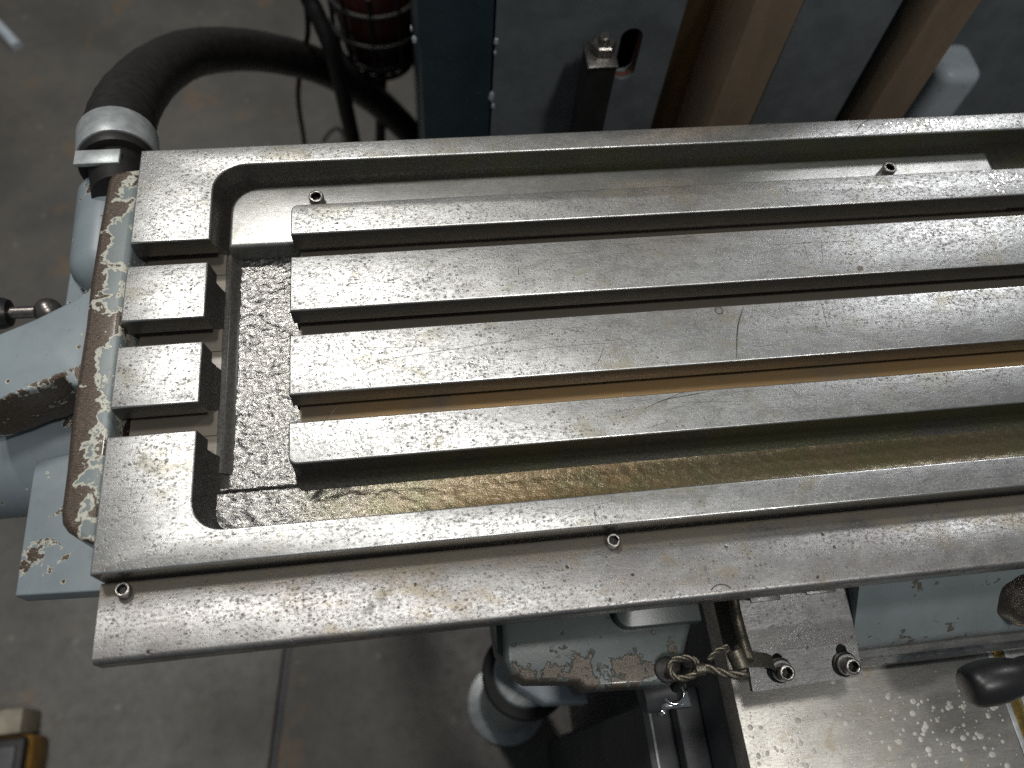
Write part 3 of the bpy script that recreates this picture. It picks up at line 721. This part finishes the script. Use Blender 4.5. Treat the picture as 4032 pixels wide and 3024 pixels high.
# plate with two slots
bm = bmesh.new()
sl = []
for (u0, v0, u1, v1) in ((3060, 2595, 3045, 2640), (3312, 2558, 3328, 2612)):
    a = Vector(on_plate(u0, v0)); b = Vector(on_plate(u1, v1)); b.x = a.x
    sl.append((a, b))
outer = [(-Wd/2, -Hg/2), (Wd/2, -Hg/2), (Wd/2, Hg/2), (-Wd/2, Hg/2)]
def loop2(pts, z): return [bm.verts.new((p[0], p[1], z)) for p in pts]
loops = [outer]
for a, b in sl:
    q = []
    for k in range(9): t = math.pi*k/8; q.append((a.x+3.4*math.cos(t), a.y+3.4*math.sin(t)))
    for k in range(9): t = math.pi+math.pi*k/8; q.append((b.x+3.4*math.cos(t), b.y+3.4*math.sin(t)))
    loops.append(q)
es = []; tops = []
for lp in loops:
    vsx = loop2(lp, 0); tops.append(vsx)
    for i in range(len(vsx)): es.append(bm.edges.new((vsx[i], vsx[(i+1) % len(vsx)])))
bmesh.ops.triangle_fill(bm, use_beauty=True, edges=es)
fs = bm.faces[:]
rr_ = bmesh.ops.extrude_face_region(bm, geom=fs)
bmesh.ops.translate(bm, verts=[g for g in rr_['geom'] if isinstance(g, bmesh.types.BMVert)], vec=(0, 0, -4))
bm.transform(MP)
finish('plate', bm, 'plate_steel', SP, 30)
for a, b in sl:
    c = MP @ Vector((a.x, b.y, 0)); wv = c+ez*0.0
    finish('washer', lathe(c, ez, [(0, 3.6), (0, 6.9), (0.3, 7.3), (1.8, 7.3), (2.0, 6.9), (2.0, 3)], 28), 'screw_dark', SP, 30)
    finish('spacer', lathe(c+ez*2, ez, [(0, 3.6), (0, 6.0), (0.3, 6.2), (2.8, 6.2), (3.0, 5.9), (3.0, 3)], 28), 'plate_steel', SP, 30)
    cap_screw(SP, c+ez*5.0, ez, 4.7, 7.0, mat='screw_steel', spin=0.2)
for u, v in ((3000, 2368), (3215, 2338)):
    c = at_z(u, v, -52); finish('hex_bolt', lathe(c+Vector((0, 8, -2)), (0, -1, -0.1), [(0, 3), (0, 6), (6, 6), (6.5, 5.4)], 6), 'screw_dark', SP, 30)
    finish('bolt_washer', box(c.x-9, c.x+9, c.y-1, c.y+12, -47, -45.4, 0.4), 'plate_steel', SP)

# ================================================================== WIRE ROPE
WR = thing('wire_rope', (300, -66, -62), 'twisted steel wire rope with an eye loop hanging by the stop plate', 'wire rope')
def rope(path, rad, parent, name):
    bm = bmesh.new(); n = len(path)
    acc = [0]
    for i in range(1, n): acc.append(acc[-1]+(path[i]-path[i-1]).length)
    t0 = (path[1]-path[0]).normalized(); a, b = frame_from(t0); fr = []
    for i in range(n):
        t = (path[min(i+1, n-1)]-path[max(i-1, 0)]).normalized(); a = (a-t*a.dot(t)).normalized(); b = t.cross(a); fr.append((a.copy(), b.copy()))
    for s in range(3):
        q = [path[i]+(fr[i][0]*math.cos(acc[i]/rad*0.75+2.094*s)+fr[i][1]*math.sin(acc[i]/rad*0.75+2.094*s))*rad*0.5 for i in range(n)]
        tube(q, rad*0.56, 7, bm)
    return finish(name, bm, 'rope_wire', parent, 60)
zr = -47
lp = [at_z(u, v, zr) for u, v in ((2745, 2648), (2705, 2668), (2660, 2668), (2638, 2640), (2645, 2605), (2690, 2590), (2735, 2600), (2750, 2632))]
rope(spline(lp, 10), 2.0, WR, 'eye_loop')
tw = [at_z(u, v, z) for u, v, z in ((2752, 2640, -47), (2790, 2632, -47), (2840, 2648, -46), (2890, 2658, -45), (2940, 2650, -45), (2950, 2600, -47), (2920, 2500, -52), (2895, 2400, -54), (2888, 2340, -54), (2885, 2290, -54))]
rope(spline(tw[:5], 12), 2.6, WR, 'rope')
finish('rod', tube(spline(tw[5:], 6), 3.2, 12), 'rope_wire', WR, 60)
tl = [at_z(u, v, zr) for u, v in ((2790, 2600), (2820, 2565), (2865, 2545))]
rope(spline(tl, 8), 1.7, WR, 'rope_tail')
fa, fb = at_z(2735, 2638, zr), at_z(2775, 2634, zr)
finish('ferrule', lathe(fa, fb-fa, [(0, 3), (0.4, 3.6), ((fb-fa).length-.4, 3.6), ((fb-fa).length, 3)], 14), 'rope_wire', WR, 40)
fa, fb = at_z(2890, 2560, -46), at_z(2925, 2635, -46)
finish('clamp_sleeve', lathe(fa, fb-fa, [(0, 4.0), (0.6, 5), ((fb-fa).length-.6, 5), ((fb-fa).length, 4)], 14), 'rope_wire', WR, 40)
sa = [at_z(u, v, z) for u, v, z in ((2915, 2600, -48), (2960, 2598, -50), (3010, 2598, -54), (3045, 2610, -62), (3050, 2640, -70))]
bm = bmesh.new(); prev = None
for p in spline(sa, 6):
    q = [bm.verts.new(p+Vector((0, dy, dz))) for dy, dz in ((-4, 0), (4, 0), (4, -1.6), (-4, -1.6))]
    if prev:
        for k in range(4): bm.faces.new((prev[k], prev[(k+1) % 4], q[(k+1) % 4], q[k]))
    else: bm.faces.new(q)
    prev = q
bm.faces.new(list(reversed(prev))); finish('strap', bm, 'rope_wire', WR, 40)
# black eye bolt the rope hooks over
EBo = thing('eye_bolt', (288, -66, -60), 'black round eye bolt fixed on the saddle beside the rope loop', 'bolt')
c = at_z(2632, 2635, -57)
finish('eye_disc', lathe(c+Vector((0, 0, -4)), (0, 0, 1), [(0, 6), (0, 7.0), (1, 7.4), (3, 7.2), (3.6, 6), (3.6, 0)], 28), 'rubber', EBo, 40)
# swivel hook fitting
SWv = thing('swivel_fitting', (304, -82, -112), 'shiny chrome swivel block with a round hole under the saddle edge', 'fitting')
c = at_z(2655, 2742, -96)
finish('block', box(c.x-9, c.x+10, c.y-7, c.y+9, -112, -96, 2.0, 3), 'chrome', SWv, 40)
bm = bmesh.new(); pth = [Vector((c.x+6.2*math.cos(2*math.pi*k/24), c.y+2+6.2*math.sin(2*math.pi*k/24), -95.5)) for k in range(25)]
tube(pth, 1.5, 8, bm); finish('hole_rim', bm, 'chrome', SWv, 60)
finish('hole', lathe(Vector((c.x, c.y+2, -96.5)), (0, 0, 1), [(0, 5.4), (0.9, 5.4)], 24), 'void_shade', SWv, 30)  # near-black disc on the block, painted as the shade of its hole
finish('hook_pin', tube([Vector((c.x, c.y+3, -100)), Vector((c.x+3, c.y+9, -80)), Vector((c.x+2, c.y+15, -60))], 3.2, 12), 'rubber', SWv, 60)
c2 = at_z(2570, 2738, -104)
finish('swivel_body', lathe(c2+Vector((-8, 0, 0)), (1, 0.12, 0), [(0, 7), (1, 10), (6, 11), (20, 11), (21, 9)], 20), 'cover_black', SWv, 30)
finish('lug', box(c2.x+2, c2.x+6, c2.y-12, c2.y-8, -112, -100, 1.2), 'chrome', SWv, 40)

# ================================================================== KNEE WITH BRIGHT WAY
K = thing('knee', (450, -150, -900), 'machine knee with a flat bright steel way spotted with dried coolant', 'machine knee')
finish('way_plate', box(351, 524, -420, -20, -135, -110, 0.8), 'knee_steel', K, 30)
finish('side_way', box(538.5, 700, -420, -20, -135, -110.5, 0.8), 'plate_steel', K, 30)
finish('brass_strip', box(527.5, 535.5, -420, -60, -135, -110.8, 0.3), 'brass', K, 30)
finish('scale_edge', box(524.05, 527.4, -420, -62, -135, -109.6, 0.3), 'zinc', K, 30)
finish('scale_edge', box(535.6, 538.4, -420, -62, -135, -109.6, 0.3), 'zinc', K, 30)
cap_screw(K, (531.5, -76.5, -110.9), (0, 0, 1), 3.6, 1.2, mat='brass')
finish('knee_body', box(352.5, 690, -410, 200, -900, -135.2, 2), 'cover_black', K, 30)
bm = bmesh.new()
for k in range(230):
    x = random.uniform(356, 520); y = random.gauss(-118, 20)
    if -175 < y < -83 and (y < -95 or random.random() < .3): drop(x, y, random.choice((0.4, 0.6, 0.8, 1.2, 1.8)), -110, 0.10)
finish('dried_spots', bm, 'dried_spot', K, 60, kind='stuff')
CV = thing('way_cover', (330, -200, -900), 'dark grey folded sheet cover standing left of the bright way', 'cover')
finish('cover_panel', box(312, 333, -420, -80, -900, -205, 2), 'cover_black', CV, 30)
finish('cover_panel', box(333.5, 351.5, -420, -72, -900, -190, 2), 'cover_black', CV, 30)
finish('fold_edge', box(316.5, 318.5, -420, -84, -206, -203.5, 0.6), 'zinc', CV, 30)
# handle
HN = thing('crank_handle', (495, -98, -62), 'black plastic tapered crank handle above the steel way', 'handle')
ha, hb = at_z(3800, 2708, -50), at_z(4100, 2640, -46); hd = (hb-ha).normalized()
finish('grip', lathe(ha, hd, [(0, 0), (0.2, 7), (0.9, 9.4), (2.4, 10.9), (6, 11.9), (13, 12.5), (20, 12.3), (27, 11.2), (32, 9.6), (33.5, 9.0), (35, 9.6), (38, 9.8), (60, 8.6)], 36), 'black_plastic', HN, 60)
finish('spindle', lathe(ha+hd*59, hd, [(0, 5), (60, 5)], 20), 'lever_steel', HN)

# ================================================================== LOWER PARTS SEEN BELOW THE TABLE
PB = thing('round_pedestal', (262, -15, -900), 'grey round pedestal foot standing on the floor under the saddle', 'pedestal')
finish('column', lathe((258, -18, -900), (0, 0, 1), [(0, 60), (8, 60), (12, 44), (380, 42), (396, 40), (402, 34), (404, 0)], 40), 'zinc', PB, 40)
finish('rubber_ring', lathe((258, -18, -510), (0, 0, 1), [(0, 43), (0, 48), (2, 49), (8, 49), (10, 47), (10, 41)], 40), 'rubber', PB, 40)
pb = [at_z(u, v, -400) for u, v in ((2040, 2700), (2150, 2768), (2318, 2764), (2318, 2728), (2262, 2730), (2245, 2695), (2225, 2680))]
pts = [(p.x, p.y) for p in pb] + [(290, 90), (240, 90)]
tag(finish('pump_bracket', solid(pts, -440, -400, 4, 3), 'pale_paint', None, 40), 'pale blue painted bracket plate above the round pedestal', 'bracket')

# ================================================================== COLUMN BEHIND
C = thing('machine_column', (430, 620, -900), 'blue-grey milling machine column with brown steel ways behind the table', 'machine column')
def vbox(name, u0, u1, v, y, yb, z0, z1, mat, bev=1.0, **k):
    a, b = at_y(u0, v, y), at_y(u1, v, y)
    return finish(name, box(a.x, b.x, y, yb, z0, z1, bev), mat, C, 30, **k)
vbox('side_cabinet', 1658, 1936, 300, 450, 980, -880, 330, 'teal_paint', 3, label='dark teal cabinet front with chipped white edges')
# front panel with an oblong hole
a, b = at_y(1942, 300, 452), at_y(2620, 300, 452); hc = at_y(2472, 215, 452)
bm = bmesh.new(); lps = [[(a.x, -880), (b.x, -880), (b.x, 330), (a.x, 330)]]
q = []
for k in range(13): t = math.pi*k/12; q.append((hc.x+10*math.cos(t), hc.z+18+10*math.sin(t)))
for k in range(13): t = math.pi+math.pi*k/12; q.append((hc.x+10*math.cos(t), hc.z-18+10*math.sin(t)))
lps.append(q); es = []
for lp in lps:
    vs_ = [bm.verts.new((p[0], 452, p[1])) for p in lp]
    for i in range(len(vs_)): es.append(bm.edges.new((vs_[i], vs_[(i+1) % len(vs_)])))
bmesh.ops.triangle_fill(bm, use_beauty=True, edges=es)
rr_ = bmesh.ops.extrude_face_region(bm, geom=bm.faces[:])
bmesh.ops.translate(bm, verts=[g for g in rr_['geom'] if isinstance(g, bmesh.types.BMVert)], vec=(0, 14, 0))
finish('front_panel', bm, 'column_paint', C, 30)
bm = bmesh.new(); pth = [Vector((p[0], 458, p[1])) for p in q+q[:1]]
tube(pth, 2.2, 8, bm); finish('hole_lining', bm, 'red_primer', C, 60)
finish('inner_body', box(a.x, at_y(3700, 300, 470).x, 500, 980, -880, 330), 'void_shade', C, 0)
vbox('guide_way', 2575, 2860, 300, 470, 498, -880, 330, 'way_steel')
vbox('way_bar', 2862, 3035, 300, 402, 498, -880, 18, 'rusty_bar', 1.2, label='brown rusty vertical steel bar left of the blue strip')
vbox('blue_strip', 3037, 3386, 300, 424, 498, -880, 330, 'column_paint')
vbox('teal_strip', 3388, 3512, 300, 436, 498, -880, 330, 'teal_paint')
vbox('way_bar', 3514, 3665, 300, 402, 470, -880, 14, 'rusty_bar', 1.2, label='brown steel bar right of the blue strip')
vbox('rear_panel', 3500, 4700, 300, 640, 980, -880, 330, 'column_paint')
for (u, v, s) in ((1955, 170, 5), (1938, 385, 7), (1942, 425, 4), (1950, 215, 3), (1632, 165, 5), (1620, 120, 3)):
    p = at_y(u, v, 447); bm = bmesh.new(); bmesh.ops.create_icosphere(bm, subdivisions=1, radius=1)
    for vtx in bm.verts: vtx.co = Vector((p.x+vtx.co.x*s*.5*random.uniform(.6, 1.2), 449.4+vtx.co.y*1.6, p.z+vtx.co.z*s*random.uniform(.7, 1.3)))
    finish('paint_chip', bm, 'pale_paint', C, 0)
p = at_y(3030, 85, 424); 
finish('bolt_hole_shade', lathe((at_y(3662, 85, 424).x-14, 423, at_y(3662, 85, 424).z), (0, -1, 0), [(0, 6), (1.6, 6), (1.7, 4.5)], 20), 'void_shade', C, 30)  # raised disc coloured near-black for the shade in a bolt hole
# pale casting with a rounded end at the right
cp = at_y(3805, 250, 560)
pts = rrect(cp.x-34, 540, cp.x+20, 600, 16, 6)
tag(finish('rounded_casting', solid(pts, -880, cp.z, 14, 5), 'pale_paint', None, 50), 'pale grey casting with a rounded top behind the right brown bar', 'casting')
# square post with a nut in front of the column
SQ = thing('square_post', (330, 425, -900), 'dark square steel post with a nut on top in front of the column', 'post')
a, b = at_y(2318, 275, 405), at_y(2428, 275, 405); zt = at_y(2370, 272, 405).z
finish('post', box(a.x, b.x, 405, 434, -890, zt, 1.5), 'rubber', SQ, 30)
finish('cap_plate', box(a.x-1, b.x+1, 404, 435, zt+0.05, zt+3, 0.8), 'screw_steel', SQ, 30)
finish('nut', lathe(((a.x+b.x)/2+2, 424, zt+3), (0, 0, 1), [(0, 10), (0.8, 11), (8, 11), (9, 9.5)], 6), 'screw_steel', SQ, 20)
finish('stud', lathe(((a.x+b.x)/2+2, 424, zt+3), (0, 0, 1), [(0, 5), (14, 5), (15, 4)], 16), 'screw_steel', SQ, 30)

# ================================================================== THINGS BEHIND ON THE FLOOR
def cable(name, uvd, rad, label, mat='rubber', cat='cable'):
    return tag(finish(name, tube(spline([at_d(u, v, d*1000) for u, v, d in uvd], 10), rad, 12), mat, None, 60), label, cat)
cable('power_cable', [(1140, -1500, .62), (1150, -800, .78), (1165, -300, .90), (1178, -60, .98), (1205, 20, 1.0), (1212, 130, 1.03), (1192, 230, 1.08), (1175, 340, 1.14), (1178, 430, 1.2), (1198, 560, 1.3), (1205, 700, 1.4)], 3.6, 'thin black cable hanging behind the hose arch')
cable('power_cable', [(1100, -1500, .62), (1120, -800, .76), (1150, -300, .88), (1195, -60, .96), (1250, 60, .98), (1300, 180, 1.0), (1335, 300, 1.05), (1365, 440, 1.12), (1395, 580, 1.2), (1410, 720, 1.3)], 11, 'thick black cable hanging next to the red fan drum', cat='cable')
cable('looped_cable', [(1270, 560, 1.66), (1300, 520, 1.66), (1330, 505, 1.66), (1350, 530, 1.67), (1360, 590, 1.67)], 4, 'small looped dark cable lying on the floor behind the table')
RD = thing('fan_drum', at_d(1490, 60, 1180)+Vector((0, 0, -160)), 'dark red round drum inside a black wire guard', 'fan')
rc = at_d(1480, 20, 1150)
finish('drum', lathe(rc+Vector((0, 0, -95)), (0, 0, 1), [(0, 0), (0, 30), (6, 44), (30, 54), (60, 57), (140, 57), (150, 50), (150, 0)], 40), 'red_paint', RD, 50)
for zz, rr2 in ((-92, 48), (-62, 62), (-20, 66), (30, 66)):
    bm = bmesh.new(); pth = [Vector((rc.x+rr2*math.cos(2*math.pi*k/40), rc.y+rr2*math.sin(2*math.pi*k/40), rc.z+zz)) for k in range(41)]
    tube(pth, 4, 8, bm); finish('guard_ring', bm, 'rubber', RD, 60)
for k in range(10):
    a = 2*math.pi*k/10+0.2; e = Vector((math.cos(a), math.sin(a), 0))
    finish('guard_bar', tube(spline([rc+e*30+Vector((0, 0, -102)), rc+e*50+Vector((0, 0, -90)), rc+e*63+Vector((0, 0, -60)), rc+e*66+Vector((0, 0, 60))], 4), 3.2, 8), 'rubber', RD, 60)
finish('stand_leg', tube([rc+Vector((0, 0, -95)), rc+Vector((-20, 10, -300)), Vector((rc.x-40, rc.y+30, -900))], 9, 12), 'rubber', RD, 60)

TB = thing('tool_case', (-450, -167, -900), 'black rimmed tool case with a yellow edge standing on the floor', 'case')
tc = at_z(104, 2895, -835); kc = at_z(80, 2862, -842)
finish('body', box(tc.x-210, tc.x+3, tc.y-300, tc.y+3, -900, -848, 8, 3), 'yellow_plastic', TB, 40)
finish('rim', box(tc.x-212, tc.x, tc.y-302, tc.y, -847.8, -835, 6, 3), 'rubber', TB, 40)
finish('lid', box(tc.x-205, tc.x-11, tc.y-295, tc.y-11, -837, -832, 3, 2), 'cover_black', TB, 40)
tag(finish('folded_card', box(kc.x-150, kc.x, tc.y+5, kc.y+26, -899.5, -842, 3, 2), 'cream_card', None, 30), 'cream coloured card box standing behind the tool case', 'box')
dx = at_z(-20, 420, -900)
tag(finish('waste_bin', lathe((dx.x-75, dx.y-10, -900), (0, 0, 1), [(0, 70), (4, 76), (180, 84), (186, 86), (190, 82), (190, 78), (40, 70), (40, 0)], 36), 'rubber', None, 40), 'black round bin on the concrete floor at the far side', 'bin')
pp = [at_z(u, v, -895) for u, v in ((-120, 20), (-40, 70), (20, 130), (70, 185))]
tag(finish('floor_pipe', tube(spline(pp, 6), 12, 14), 'pale_paint', None, 60), 'pale pipe end lying on the concrete floor', 'pipe')
